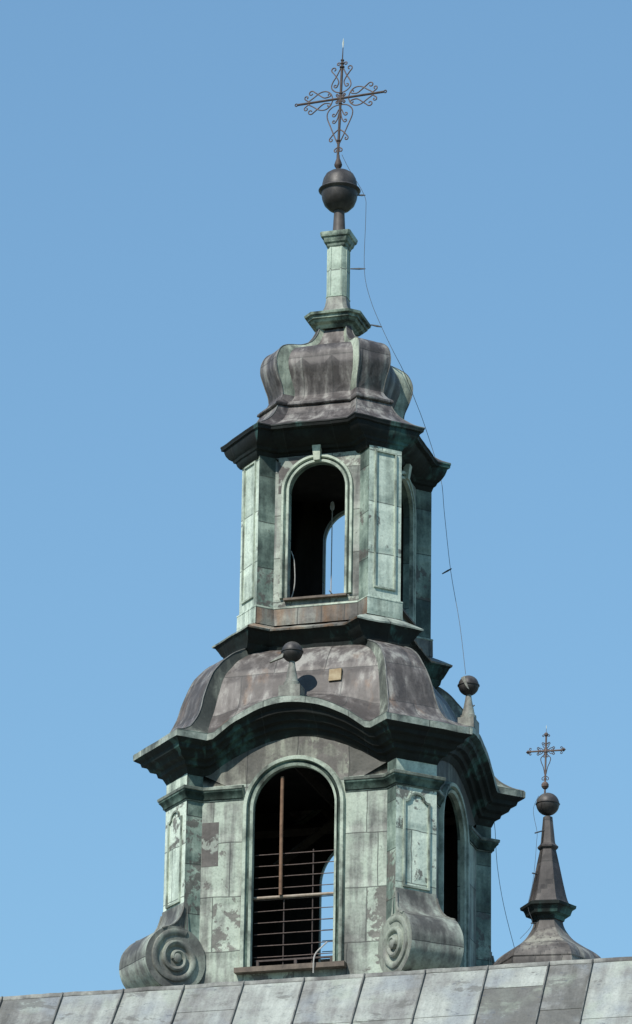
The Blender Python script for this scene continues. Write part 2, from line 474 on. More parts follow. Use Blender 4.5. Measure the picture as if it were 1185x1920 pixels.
def oct_loft(mb, levels, mat):
    """chamfered square (a,b,z)"""
    v = 0.0
    def rg(a, b, z):
        o = []
        for k in range(4):
            for x, y in ((-a, -b), (a, -b)):
                for _ in range(k): x, y = -y, x
                o.append((x, y, z))
        return o
    rs = [rg(*l) for l in levels]
    for li, (p, q) in enumerate(zip(rs, rs[1:])):
        dv = hypot(levels[li + 1][2] - levels[li][2], levels[li + 1][1] - levels[li][1])
        for i in range(8):
            j = (i + 1) % 8
            u = hypot(p[j][0] - p[i][0], p[j][1] - p[i][1]) 
            mb.face([p[i], p[j], q[j], q[i]], [(i * 3.0 + .2, v), (i * 3.0 + .2 + u, v), (i * 3.0 + .2 + u, v + dv), (i * 3.0 + .2, v + dv)], mat(li) if callable(mat) else mat)
        v += dv
    mb.face(rs[-1], None, mat(len(rs) - 2) if callable(mat) else mat)

def arch_pts(hw, zs, z0, n=24, nj=6):
    """left jamb from the bottom, round the arch, down the right jamb; with outward normals"""
    pts = []
    for i in range(nj): pts.append((-hw, z0 + (zs - z0) * i / nj, -1, 0))
    for i in range(n + 1):
        a = pi - pi * i / n
        pts.append((hw * cos(a), zs + hw * sin(a), cos(a), sin(a)))
    for i in range(1, nj + 1): pts.append((hw, zs + (z0 - zs) * i / nj, 1, 0))
    return pts

def wall_slab(mb, W, f, t, z0, ztop, hw, zs, zsill, mat, topf=None):
    """front wall with an arched opening, its reveals and its inner face in the painted shade colour"""
    ap = arch_pts(hw, zs, zsill)
    def outer(x, z, nx, nz):
        if nz <= 1e-6: return (-W if nx < 0 else W, z)
        # radial from the arch centre to side or top
        tmax = (W - hw * abs(nx)) / abs(nx) if abs(nx) > 1e-6 else 9.0
        tt, st = 0.0, 0.004
        while tt < tmax:
            nx_ = min(tt + st, tmax)
            if z + nz * nx_ >= ztop + (topf(max(-1, min(1, (x + nx * nx_) / W))) if topf else 0): break
            tt = nx_
        return (x + nx * tt, z + nz * tt)
    op = [outer(*p) for p in ap]
    for i in range(len(ap) - 1):
        a, b = ap[i], ap[i + 1]; c, d = op[i + 1], op[i]
        corner = None
        sides = [abs(abs(q[0]) - W) < 1e-4 for q in (c, d)]
        poly = [(a[0], a[1]), (b[0], b[1]), c, d]
        if sides[0] != sides[1]:
            sx = -W if a[0] < 0 else W
            top = c if abs(abs(c[0]) - W) > 1e-4 else d
            mid = [(sx + (top[0] - sx) * k / 8, ztop + (topf((sx + (top[0] - sx) * k / 8) / W) if topf else 0)) for k in range(8)]
            if top is c: mid = mid[::-1]
            poly = [(a[0], a[1]), (b[0], b[1]), c] + mid + [d]
        # face outward = -y: order so the normal points to -y
        pf = poly[::-1]
        mb.face([(x, -f, z) for x, z in pf], [(x + 4.3, z + 20) for x, z in pf], mat)
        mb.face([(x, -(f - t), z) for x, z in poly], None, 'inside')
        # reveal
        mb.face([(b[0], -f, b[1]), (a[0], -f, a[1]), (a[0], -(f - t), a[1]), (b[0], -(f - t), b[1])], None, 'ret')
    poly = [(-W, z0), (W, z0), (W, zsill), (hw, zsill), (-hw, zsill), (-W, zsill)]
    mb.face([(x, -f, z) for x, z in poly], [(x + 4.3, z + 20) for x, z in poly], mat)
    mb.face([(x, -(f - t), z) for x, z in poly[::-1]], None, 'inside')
    mb.face([(-hw, -f, zsill), (hw, -f, zsill), (hw, -(f - t), zsill), (-hw, -(f - t), zsill)], None, 'rust')

def arch_frame(mb, hw, zs, z0, y, prof, mat, groove=()):
    """moulding swept up the jambs and round the arch; prof [(outward, forward)]"""
    ap = arch_pts(hw, zs, z0, 32, 2)
    for i in range(len(ap) - 1):
        for gi, ((o0, f0), (o1, f1)) in enumerate(zip(prof, prof[1:])):
            def Q(p, o, f): return (p[0] + p[2] * o, y - f, p[1] + p[3] * o)
            mb.face([Q(ap[i], o0, f0), Q(ap[i + 1], o0, f0), Q(ap[i + 1], o1, f1), Q(ap[i], o1, f1)][::-1], None, 'groove' if gi in groove else mat)
    for p, s in ((ap[0], 1), (ap[-1], -1)):
        mb.face([(p[0] + p[2] * o, y - f, p[1]) for o, f in prof][::s], None, mat)

def sweep_poly(mb, path, prof, mat, closed=False, cap=True, groove=()):
    """prof [(outward d, z)] swept along a plan polyline (outward = right of travel direction)"""
    n = len(path); L = len(path)
    def nrm(i):
        a, b = path[i], path[(i + 1) % n]
        dx, dy = b[0] - a[0], b[1] - a[1]; l = hypot(dx, dy)
        return (dy / l, -dx / l)
    offs = []
    for i in range(n):
        if not closed and i == 0: m_ = nrm(0)
        elif not closed and i == n - 1: m_ = nrm(n - 2)
        else:
            a, b = nrm((i - 1) % n), nrm(i)
            k = 1 + a[0] * b[0] + a[1] * b[1]
            m_ = ((a[0] + b[0]) / k, (a[1] + b[1]) / k)
        offs.append(m_)
    def Q(i, d, z): return (path[i][0] + offs[i][0] * d, path[i][1] + offs[i][1] * d, z)
    for i in range(n if closed else n - 1):
        j = (i + 1) % n
        for gi, ((d0, z0), (d1, z1)) in enumerate(zip(prof, prof[1:])):
            mb.face([Q(i, d0, z0), Q(j, d0, z0), Q(j, d1, z1), Q(i, d1, z1)], None, 'groove' if gi in groove else mat)
    if cap and not closed:
        mb.face([Q(0, d, z) for d, z in prof][::-1], None, mat)
        mb.face([Q(n - 1, d, z) for d, z in prof], None, mat)

def diag_frame(a, b):
    """right front pier face: origin in its middle, tangent, outward normal"""
    c = ((a + b) / 2, -(a + b) / 2)
    return c, (sqrt(.5), sqrt(.5)), (sqrt(.5), -sqrt(.5))

def panel_mould(mb, a, b, path, wd, ht, mat, lift=0.0):
    """flat raised band along a closed path (u,z) lying on the pier face"""
    c, t, nn = diag_frame(a, b)
    n = len(path)
    ins = []
    for i in range(n):
        p, q, r = path[i - 1], path[i], path[(i + 1) % n]
        def nr(s, e):
            dx, dz = e[0] - s[0], e[1] - s[1]; l = hypot(dx, dz) or 1
            return (-dz / l, dx / l)
        A, B = nr(p, q), nr(q, r)
        k = 1 + A[0] * B[0] + A[1] * B[1]
        ins.append((q[0] + (A[0] + B[0]) / k * wd, q[1] + (A[1] + B[1]) / k * wd))
    def W(p, h): return (c[0] + t[0] * p[0] + nn[0] * h, c[1] + t[1] * p[0] + nn[1] * h, p[1])
    h = ht
    for i in range(n):
        j = (i + 1) % n
        o0, o1, i0, i1 = path[i], path[j], ins[i], ins[j]
        mb.face([W(o0, h), W(o1, h), W(i1, h), W(i0, h)], None, mat)
        mb.face([W(o0, -.01), W(o1, -.01), W(o1, h), W(o0, h)], None, mat)
        mb.face([W(i0, h), W(i1, h), W(i1, -.01), W(i0, -.01)], None, mat)

# ------------------------------------------------------------------ ground and church
mb = MB(); RR = 2500
mb.face([(-RR, -RR, -Z0), (RR, -RR, -Z0), (RR, RR, -Z0), (-RR, RR, -Z0)], None, 'ground')
g = mb.build('ground', None, (0, 0, -Z0), smooth=False)
g['kind'] = 'structure'; g['label'] = 'flat grassy ground around the church'

church = thing('church_building', 'long church with pale grey standing-seam metal roof along the bottom of the picture', 'church', (0, 0, -Z0))
RY, RZ = -3.6, -10.0
SL = radians(53); DROP = 10.0
X0, X1 = -16.0, 24.0
ey, ez = RY - DROP / math.tan(SL), RZ - DROP
mb = MB()
rx, ryy = (X0 + X1) / 2, 0
for x0, x1, y0, y1 in ((X0 + .4, X1 - .4, ey + .5, ey + .5), (X0 + .4, X1 - .4, 18 + 7.1, 18 + 7.1)):
    mb.face([(x0, y0, -Z0), (x1, y0, -Z0), (x1, y0, ez + .3), (x0, y0, ez + .3)], None, 'plaster')
for x in (X0 + .4, X1 - .4):
    mb.face([(x, ey + .5, -Z0), (x, 25.1, -Z0), (x, 25.1, ez + .3), (x, 18, RZ - .3), (x, RY + .2, RZ - .3), (x, ey + .5, ez + .3)], None, 'plaster')
mb.build('wall', church, smooth=False)
# the front slope: separate sheets between standing seams
seams = [-2.64, -1.53, -.45, .64, 1.72, 2.80, 3.90, 4.97, 5.73]
x = -2.64
while x > X0: x -= 1.12; seams.insert(0, max(x, X0))
x = 5.73
while x < X1: x += 1.12; seams.append(min(x, X1))
tint = {(-2.64, -1.53): .62, (-1.53, -.45): .60, (-.45, .64): .72, (.64, 1.72): .58, (1.72, 2.80): .50, (2.80, 3.90): .66, (3.90, 4.97): .20, (4.97, 5.73): .16}
topt = {(3.90, 4.97): (.62, .78)}
def slope(x, s, h=0.0):
    """point on the front slope, s metres below the ridge, h above the sheet"""
    return (x, RY - s * cos(SL) - h * sin(SL), RZ - s * sin(SL) + h * cos(SL))
mb = MB(); mb.tint = []
SLEN = DROP / sin(SL)
for x0, x1 in zip(seams, seams[1:]):
    base = tint.get((x0, x1), .55 + random.uniform(-.2, .2))
    first = True
    s = 0.0
    joint = topt.get((x0, x1), (random.choice([.75, .95, 1.3, 1.6]), None))[0]
    if (x0, x1) == (5.73, 6.85): base = .82
    while s < SLEN - .01:
        e = min(SLEN, s + joint)
        tv = base + random.uniform(-.10, .10)
        if first and (x0, x1) in topt: tv = topt[(x0, x1)][1]
        hs, he = (0.0, .008)
        n = 4
        for i in range(n):
            xa, xb = x0 + (x1 - x0) * i / n, x0 + (x1 - x0) * (i + 1) / n
            mb.face([slope(xa, e, he), slope(xb, e, he), slope(xb, s, hs), slope(xa, s, hs)], None, 'nave'); mb.tint.append(tv)
            if e < SLEN: 
                mb.face([slope(xa, e, 0), slope(xb, e, 0), slope(xb, e, he), slope(xa, e, he)], None, 'seam'); mb.tint.append(tv)
        s = e; first = False; joint = 1.75
# deck behind the ridge and rear slope
for q in ([(X0, RY, RZ), (X1, RY, RZ), (X1, 18, RZ - .1), (X0, 18, RZ - .1)], [(X0, 18, RZ - .1), (X1, 18, RZ - .1), (X1, 18 + 7.6, ez), (X0, 18 + 7.6, ez)]):
    mb.face(q, None, 'nave'); mb.tint.append(.5)
roof = mb.build('roof', church, smooth=False)
for x in seams:
    sm = MB()
    wob = random.uniform(-.015, .015)
    for i in range(10):
        s0, s1 = .02 + (SLEN - .05) * i / 10, .02 + (SLEN - .05) * (i + 1) / 10
        k0, k1 = wob * sin(i * 1.3), wob * sin((i + 1) * 1.3)
        wd, hh = .016, .05
        A0, A1 = [slope(x + k0 - wd, s0, 0), slope(x + k0 - wd * .7, s0, hh), slope(x + k0 + wd * .7, s0, hh), slope(x + k0 + wd, s0, 0)], \
                 [slope(x + k1 - wd, s1, 0), slope(x + k1 - wd * .7, s1, hh), slope(x + k1 + wd * .7, s1, hh), slope(x + k1 + wd, s1, 0)]
        for j in range(3): sm.face([A0[j], A1[j], A1[j + 1], A0[j + 1]][::-1], None, 'seam')
    sm.build('standing_seam', roof, smooth=False)
cp = MB()
n = 260
for i in range(n):
    xa, xb = X0 + (X1 - X0) * i / n, X0 + (X1 - X0) * (i + 1) / n
    ja, jb = [.016 * mnoise.noise(Vector((q * 1.6, 3.3, 0))) + .010 * mnoise.noise(Vector((q * 5.5, 1.3, 0))) for q in (xa, xb)]
    pr = [(-.055, -.065), (-.055, -.045), (-.03, .012), (.05, .02), (.12, .0)]
    for (y0, z0), (y1, z1) in zip(pr, pr[1:]):
        cp.face([(xa, RY + y0, RZ + z0 + ja), (xb, RY + y0, RZ + z0 + jb), (xb, RY + y1, RZ + z1 + jb), (xa, RY + y1, RZ + z1 + ja)], None, 'ridge')
cp.build('ridge_flashing', roof)

# ------------------------------------------------------------------ the tower
tower = thing('bell_tower', 'tall two-tiered green copper lantern tower with open arches and an onion cap', 'tower', (0, 0, -10.1))
LA, LB, LF = 1.943, 2.526, 2.30
LQ = LB - LF; LR = LA - LQ
ARCH = 0.60
LTOP = -5.76
LT = 0.10
# lower storey
mb = MB()
hw, zs, zsill = .76, -6.47, -9.40
for k in range(4):
    bw = .09 if k == 2 else 0.0
    s = MB(); wall_slab(s, LR, LF, LT, -10.15, LTOP, hw + bw, zs - bw, zsill, 'wall', lambda t: ARCH * bump_t(t))
    ck, sk = (1, 0, -1, 0)[k], (0, 1, 0, -1)[k]
    for f, u, q in zip(s.f, s.uv, s.mi):
        mb.face([(s.v[i][0] * ck - s.v[i][1] * sk, s.v[i][0] * sk + s.v[i][1] * ck, s.v[i][2]) for i in f], [(c[0] + k * 2.3, c[1]) for c in u], s.mats[q])
lv = [(LA, LB, LQ, z) for z in (-10.15, -8.0, LTOP)]
for k in range(4):
    def rt(x, y):
        for _ in range(k): x, y = -y, x
        return x, y
    zl, zh = -10.15, LTOP + .0
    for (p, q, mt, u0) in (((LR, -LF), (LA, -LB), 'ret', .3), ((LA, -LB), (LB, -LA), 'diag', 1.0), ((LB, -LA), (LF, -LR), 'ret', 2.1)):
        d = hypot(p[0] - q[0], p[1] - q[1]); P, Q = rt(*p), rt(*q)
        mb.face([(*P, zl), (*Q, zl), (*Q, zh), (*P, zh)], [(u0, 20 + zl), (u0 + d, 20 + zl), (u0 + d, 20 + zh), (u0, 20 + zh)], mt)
    P, Q = rt(LR, -(LF - LT)), rt(LF - LT, -LR)
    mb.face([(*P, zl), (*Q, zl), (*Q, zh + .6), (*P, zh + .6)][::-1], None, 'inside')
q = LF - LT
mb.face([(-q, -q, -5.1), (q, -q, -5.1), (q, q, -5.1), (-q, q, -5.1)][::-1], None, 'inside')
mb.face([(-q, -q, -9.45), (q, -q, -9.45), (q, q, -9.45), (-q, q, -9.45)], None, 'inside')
low = mb.build('storey', tower, sharp=20)
tag(low, 'wide lower storey with volutes and railed arches')
FRAME = [(-.004, -.05), (-.002, .03), (.045, .055), (.06, .02), (.095, .02), (.11, .075), (.17, .08), (.19, .035), (.195, 0)]
mb = MB(); arch_frame(mb, hw, zs, zsill + .01, -LF, FRAME, 'mould', (2, 3))
o = mb.build('arch_frame', low, origin=(0, 0, -10.1)); rot4(o, (1, 3))
mb = MB(); arch_frame(mb, hw + .09, zs - .09, zsill + .01, -LF, FRAME, 'mould', (2, 3))
mb.build('arch_frame', low, origin=(0, 0, -10.1)).rotation_euler = (0, 0, pi)
mb = MB()
box(mb, (0, -LF - .02, zsill - .05), (2.02, .30, .09), 'sill')
o = mb.build('sill', low, origin=(0, 0, -10.1), smooth=False); rot4(o)
# lower pier panels: shaped head, long sides running down to the flare
def shaped(u, zt, zb, k=1.0):
    pth = [(-u, zb), (u, zb), (u, zt - .16 * k), (u * .80, zt - .16 * k)]
    for i in range(9):
        a = pi * i / 8
        r = u * .52
        pth.append((u * .62 * cos(a), zt - .13 * k + .13 * k * sin(a)))
    pth += [(-u * .80, zt - .16 * k), (-u, zt - .16 * k)]
    return pth
mb = MB()
panel_mould(mb, LA, LB, shaped(.27, -6.36, -8.12), .038, .03, 'mould')
o = mb.build('panel_moulding', low, origin=(0, 0, -10.1)); rot4(o)
# string course at the springing
prof = [(-.02, -6.27), (.015, -6.27), (.018, -6.25), (.04, -6.24), (.044, -6.20), (.07, -6.155), (.10, -6.12), (.103, -6.09), (.118, -6.08), (.122, -6.035), (.112, -6.025), (.02, -6.0), (-.02, -5.995)]
mb = MB()
sweep_poly(mb, [(.945, -LF), (LR, -LF), (LA, -LB), (LB, -LA), (LF, -LR), (LF, -.945)], prof, 'course', groove=(0, 2, 3, 4, 5, 6))  # underside coves carry their shade as a darker colour
o = mb.build('string_course', low, origin=(0, 0, -10.1), sharp=25); rot4(o)
# volutes
U0 = (LA + LB) / sqrt(2); HWID = (LB - LA) / sqrt(2) + .0
VC, VZ, VR = U0 + .19, -9.25, .545
def volute_outline():
    o = [(U0 - .06, -8.16), (U0 + .012, -8.16), (U0 + .018, -8.24), (U0 + .04, -8.34), (U0 + .08, -8.45), (U0 + .14, -8.55), (U0 + .215, -8.625)]
    a0 = radians(76)
    for i in range(30):
        a = a0 - radians(196) * i / 29
        o.append((VC + (VR + .05) * cos(a) * (1.0), VZ + (VR + .035) * sin(a)))
    o.append((U0 - .06, -9.80))
    return o
def uvz(u, t, z): return ((u + t) / sqrt(2), (-u + t) / sqrt(2), z)       # along the pier normal, along its face
mb = MB()
ol = volute_outline(); acc = 0
h = .52
def hv(i): return .412 + (h - .412) * max(0, min(1, (i - 2) / 6)) ** 1.2
for i in range(len(ol) - 1):
    (u0, z0), (u1, z1) = ol[i], ol[i + 1]
    h0, h1 = hv(i), hv(i + 1)
    d = hypot(u1 - u0, z1 - z0)
    mb.face([uvz(u0, -h0, z0), uvz(u1, -h1, z1), uvz(u1, h1, z1), uvz(u0, h0, z0)], [(0.1, acc), (0.1, acc + d), (.1 + 2 * h, acc + d), (.1 + 2 * h, acc)], 'volute'); acc += d
    for sgn in (-1, 1):
        tri = [uvz(U0, sgn * min(h0, h), VZ + .25), uvz(u0, sgn * h0, z0), uvz(u1, sgn * h1, z1)] if i < 7 else [uvz(VC, sgn * h, VZ), uvz(u0, sgn * h0, z0), uvz(u1, sgn * h1, z1)]
        mb.face(tri if sgn < 0 else tri[::-1], None, 'spiral')
for sgn in (-1, 1):
    q = [uvz(VC, sgn * h, VZ), uvz(*[(ol[7][0]), sgn * hv(7), ol[7][1]]), uvz(U0, sgn * hv(6), VZ + .25), uvz(U0 - .06, sgn * h, VZ), uvz(U0 - .06, sgn * h, -9.80)]
    mb.face(q if sgn > 0 else q[::-1], None, 'spiral')
    q = [uvz(U0, sgn * hv(6), VZ + .25), uvz(U0 - .06, sgn * .412, -8.16), uvz(U0 - .06, sgn * h, VZ)]
    mb.face(q if sgn > 0 else q[::-1], None, 'spiral')
for (u0, u1, z0, z1, hh) in ((U0 - .05, U0 + .62, -10.12, -9.90, .58), (U0 - .05, U0 + .52, -9.90, -9.80, .55)):
    pts = [uvz(u0, -hh, z0), uvz(u1, -hh, z0), uvz(u1, hh, z0), uvz(u0, hh, z0), uvz(u0, -hh, z1), uvz(u1, -hh, z1), uvz(u1, hh, z1), uvz(u0, hh, z1)]
    for f in ((0, 1, 5, 4), (1, 2, 6, 5), (2, 3, 7, 6), (4, 5, 6, 7)): mb.face([pts[i] for i in f], None, 'volute')
vol = mb.build('volute', low, origin=(0, 0, -10.1), sharp=40, wob=.012)
# raised spiral on both ends of the scroll
mb = MB()
for sgn in (-1, 1):
    N_ = 110; prev = None
    for i in range(N_ + 1):
        k = i / N_
        a = radians(112) - k * 2 * pi * 2.35
        r = VR * (.95 - .83 * k ** .85)
        wd = .10 * (1 - .5 * k)
        ht = .05 + .05 * k
        sec = []
        for (dr, hh) in ((.045, 0), (.03, .8), (0, 1), (-.5, .86), (-.85, .45), (-1, 0)):
            rr = r + (dr if dr > 0 else dr * wd)
            sec.append(uvz(VC + rr * cos(a), sgn * (h - .012 + ht * hh), VZ + rr * sin(a)))
        if prev:
            for j in range(5):
                q = [prev[j], prev[j + 1], sec[j + 1], sec[j]]
                mb.face(q if sgn < 0 else q[::-1], None, 'spiral')
        else: mb.face(sec, None, 'spiral')
        prev = sec
    # boss in the eye
    for k in range(16):
        for (r0, h0), (r1, h1) in zip(((.085, .0), (.08, .075), (.05, .095), (.0, .10)), ((.08, .075), (.05, .095), (.0, .10))):
            a0, a1 = 2 * pi * k / 16, 2 * pi * (k + 1) / 16
            q = [uvz(VC + r0 * cos(a0), sgn * (h + h0), VZ + r0 * sin(a0)), uvz(VC + r0 * cos(a1), sgn * (h + h0), VZ + r0 * sin(a1)),
                 uvz(VC + r1 * cos(a1), sgn * (h + h1), VZ + r1 * sin(a1)), uvz(VC + r1 * cos(a0), sgn * (h + h1), VZ + r1 * sin(a0))]
            mb.face(q, None, 'spiral')
    # edge band following the flare above the scroll
    for i in range(2, 9):
        (u0, z0), (u1, z1) = ol[i], ol[i + 1]
        tube(mb, [uvz(u0, sgn * hv(i), z0), uvz(u1, sgn * hv(i + 1), z1)], .022, 'spiral', 6)
    RD = VR + .045
    for k in range(48):
        a0, a1 = 2 * pi * k / 48, 2 * pi * (k + 1) / 48
        c0, c1 = (VC + RD * cos(a0), VZ + RD * .985 * sin(a0)), (VC + RD * cos(a1), VZ + RD * .985 * sin(a1))
        tri = [uvz(VC, sgn * (h + .004), VZ), uvz(c0[0], sgn * (h + .004), c0[1]), uvz(c1[0], sgn * (h + .004), c1[1])]
        mb.face(tri if sgn < 0 else tri[::-1], None, 'spiral')
        q = [uvz(c0[0], sgn * (h + .004), c0[1]), uvz(c1[0], sgn * (h + .004), c1[1]), uvz(c1[0], sgn * (h - .10), c1[1]), uvz(c0[0], sgn * (h - .10), c0[1])]
        mb.face(q if sgn > 0 else q[::-1], None, 'spiral')
sp = mb.build('spiral', vol, origin=(0, 0, -10.1), sharp=40, wob=.02)
rot4(vol)

# main cornice with the raised curve over each arch
def offs(a, b, f, d, z, arch=0.0):
    bb = b + sqrt(2) * d
    return (a, bb, bb - (f + d), z, arch)
prof = [(0, LTOP - .02), (.03, LTOP + .05), (.055, LTOP + .10), (.12, LTOP + .13), (.14, LTOP + .20), (.155, LTOP + .215), (.23, LTOP + .24), (.26, LTOP + .31), (.275, LTOP + .33), (.34, LTOP + .36), (.36, LTOP + .43), (.44, LTOP + .485), (.46, LTOP + .505)]
lev = [offs(LA, LB, LF, d, z, ARCH) for d, z in prof]
lev.append(offs(LA - .01, LB, LF, .465, -5.145, ARCH))
lev.append(offs(LA - .02, LB, LF, .45, -5.13, ARCH))
mb = MB()
nl = len(lev)
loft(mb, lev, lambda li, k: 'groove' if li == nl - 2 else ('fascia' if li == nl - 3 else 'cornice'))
c1 = mb.build('cornice', tower, sharp=25, wob=.018)
tag(c1, 'deep dark cornice curving up over each arch')
# bell-shaped roof
LIP = lev[-1]
ctrl = [LIP, (1.88, 2.90, .32, -5.05, .56), (1.83, 2.64, .24, -4.87, .45), (1.75, 2.455, .20, -4.55, .22), (1.69, 2.34, .19, -4.15, .06),
        (1.61, 2.195, .19, -3.76, 0), (1.45, 1.99, .19, -3.45, 0), (1.22, 1.76, .20, -3.24, 0), (1.10, 1.62, .20, -3.19, 0)]
mb = MB()
loft(mb, spline(ctrl, 5), lambda li, k: 'strip' if k == 'ret' else 'roof')
def hem(mb, levels, r):
    """folded sheet seams along the pier edges of a roof"""
    for k in range(4):
        for sg in (-1, 1):
            pts = []
            for l in levels:
                x, y = sg * l[0], -l[1]
                for _ in range(k): x, y = -y, x
                pts.append((x, y, l[3]))
            tube(mb, pts, r, 'seam', 6)
hem(mb, spline(ctrl, 5), .013)
bell = mb.build('bell_roof', tower, sharp=28, wob=.018)
mb = MB()
p0, p1 = (.62, -2.175, -4.13), (.83, -2.175, -4.13)
q = [(.57, -2.200, -4.12), (.80, -2.193, -4.11), (.79, -2.128, -3.87), (.565, -2.133, -3.88)]
mb.face(q, None, 'ochre')
for k in range(4):
    a, b = q[k], q[(k + 1) % 4]
    mb.face([a, b, (b[0], b[1] + .12, b[2]), (a[0], a[1] + .12, a[2])][::-1], None, 'ochre')
tag(mb.build('roof_patch', bell, smooth=False), 'small square ochre patch on the brown roof')
# middle cornice
UA, UB, UF = 1.061, 1.544, 1.30
UQ = UB - UF; UR = UA - UQ
mb = MB()
lev2 = [(1.12, 1.66, .30, -3.30), (1.12, 1.70, .30, -3.24), (1.12, 1.76, .31, -3.20), (1.10, 1.79, .32, -3.12), (1.08, 1.84, .33, -3.08), (1.06, 1.90, .33, -3.00), (1.05, 1.96, .33, -2.92),
        (1.04, 2.02, .33, -2.89), (1.035, 2.03, .33, -2.86), (1.04, 1.86, .33, -2.775), (1.055, 1.66, .34, -2.695), (1.065, 1.585, .345, -2.66)]
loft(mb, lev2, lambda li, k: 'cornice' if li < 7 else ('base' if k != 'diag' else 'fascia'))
tag(mb.build('cornice', tower, sharp=25, wob=.018), 'dark cornice under the upper storey with flared sheet cover')
# upper storey
mb = MB()
UT = .66
uhw, uzs, uzsill = .548, -.04, -2.15
for k in range(4):
    s = MB(); wall_slab(s, UR, UF, .16, -2.30, UT, uhw + (.06 if k == 2 else 0), uzs - (.06 if k == 2 else 0), uzsill, 'wall_grey')
    ck, sk = (1, 0, -1, 0)[k], (0, 1, 0, -1)[k]
    for f, u, q in zip(s.f, s.uv, s.mi):
        mb.face([(s.v[i][0] * ck - s.v[i][1] * sk, s.v[i][0] * sk + s.v[i][1] * ck, s.v[i][2]) for i in f], [(c[0] + k * 2.9 + 1.1, c[1]) for c in u], s.mats[q])
    def rt(x, y):
        for _ in range(k): x, y = -y, x
        return x, y
    zl, zh = -2.30, UT
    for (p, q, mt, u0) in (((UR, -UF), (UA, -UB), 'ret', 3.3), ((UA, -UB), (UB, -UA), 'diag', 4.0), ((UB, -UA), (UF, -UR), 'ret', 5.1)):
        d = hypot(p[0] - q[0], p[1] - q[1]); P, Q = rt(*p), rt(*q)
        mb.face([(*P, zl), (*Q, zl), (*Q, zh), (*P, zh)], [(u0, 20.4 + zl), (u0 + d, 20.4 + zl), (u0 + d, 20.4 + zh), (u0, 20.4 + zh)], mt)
    P, Q = rt(UR, -(UF - .16)), rt(UF - .16, -UR)
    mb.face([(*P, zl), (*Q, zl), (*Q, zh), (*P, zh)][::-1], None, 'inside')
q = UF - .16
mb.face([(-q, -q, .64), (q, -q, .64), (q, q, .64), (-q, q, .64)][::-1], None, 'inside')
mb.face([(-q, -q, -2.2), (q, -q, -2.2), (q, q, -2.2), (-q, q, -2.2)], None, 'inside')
lv = [(UA, UB + .045, UQ + .02, -2.66), (UA, UB + .04, UQ + .02, -2.345), (UA, UB + .05, UQ + .02, -2.335), (UA, UB + .045, UQ + .02, -2.31), (UA, UB - .01, UQ - .005, -2.29)]
loft(mb, lv, lambda li, k: 'diag' if k == 'diag' else ('base' if li == 0 else 'mould'))
up = mb.build('storey', tower, sharp=20)
tag(up, 'narrow upper storey with open arches on four sides')
mb = MB()
UFR = [(-.004, -.04), (-.004, .035), (.035, .04), (.05, .015), (.075, .015), (.09, .055), (.135, .055), (.145, 0)]
arch_frame(mb, uhw, uzs, uzsill + .01, -UF, UFR, 'mould', (3,))
o = mb.build('arch_frame', up, origin=(0, 0, -10.1)); rot4(o, (1, 3))
mb = MB(); arch_frame(mb, uhw + .06, uzs - .06, uzsill + .01, -UF, UFR, 'mould', (3,))
mb.build('arch_frame', up, origin=(0, 0, -10.1)).rotation_euler = (0, 0, pi)
mb = MB()
w0, w1, za, zb = .058, .082, .52, .80
pts = [(-w0, za), (w0, za), (w1, zb), (-w1, zb)]
y0, y1 = -UF - .09, -UF - .13
fr = [(x, y0 if z == za else y1, z) for x, z in pts]; bk = [(x, -UF, z) for x, z in pts]
mb.face(fr, None, 'keystone')
for i in range(4):
    j = (i + 1) % 4
    mb.face([fr[i], bk[i], bk[j], fr[j]], None, 'keystone')
o = mb.build('keystone', up, origin=(0, 0, -10.1), smooth=False); rot4(o)
mb = MB()
ro = uhw + .146
arc = [(ro * cos(a), uzs + ro * sin(a)) for a in [pi - i * radians(74) / 12 for i in range(13)]]
pts = [(-.755, -.06), (-ro, -.06)] + arc[1:] + [(arc[-1][0], .645), (-.755, .645)]
pts = [pts[0]] + pts[1:]
mb.face([(x, -UF - .004, z) for x, z in pts], None, 'lead')
tag(mb.build('spandrel_sheet', up, origin=(0, 0, -10.1), smooth=False), 'dark bare sheet left of the arch head')
mb = MB()
mb.face([(-1.712, -LF - .004, -7.47), (-1.40, -LF - .004, -7.47), (-1.40, -LF - .004, -6.655), (-1.712, -LF - .004, -6.655)], None, 'lead')
tag(mb.build('bare_sheet', low, origin=(0, 0, -10.1), smooth=False), 'dark brown sheet with patina flaking off left of the lower arch')
mb = MB()
u = .225
panel_mould(mb, UA, UB, [(-u, -2.12), (u, -2.12), (u, .58), (-u, .58)], .032, .03, 'mould')
o = mb.build('panel_moulding', up, origin=(0, 0, -10.1)); rot4(o)
mb = MB()
box(mb, (0, -UF - .02, uzsill - .025), (1.20, .13, .04), 'sill')
o = mb.build('sill', up, origin=(0, 0, -10.1), smooth=False); rot4(o)
up.location.x += .04
# old timbers inside the open storeys
for (p0, p1, t) in (((-2.1, 1.35, -5.75), (2.1, 1.35, -5.75), .16), ((-1.2, .5, -6.7), (.9, .5, -5.2), .13), ((1.0, 1.6, -7.2), (-.6, 1.6, -5.3), .12), ((-.2, -1.9, -5.42), (-.2, 1.9, -5.42), .15)):
    mb = MB(); tube(mb, [p0, p1], t * .7, 'timber', 4); mb.build('timber_beam', low, smooth=False)
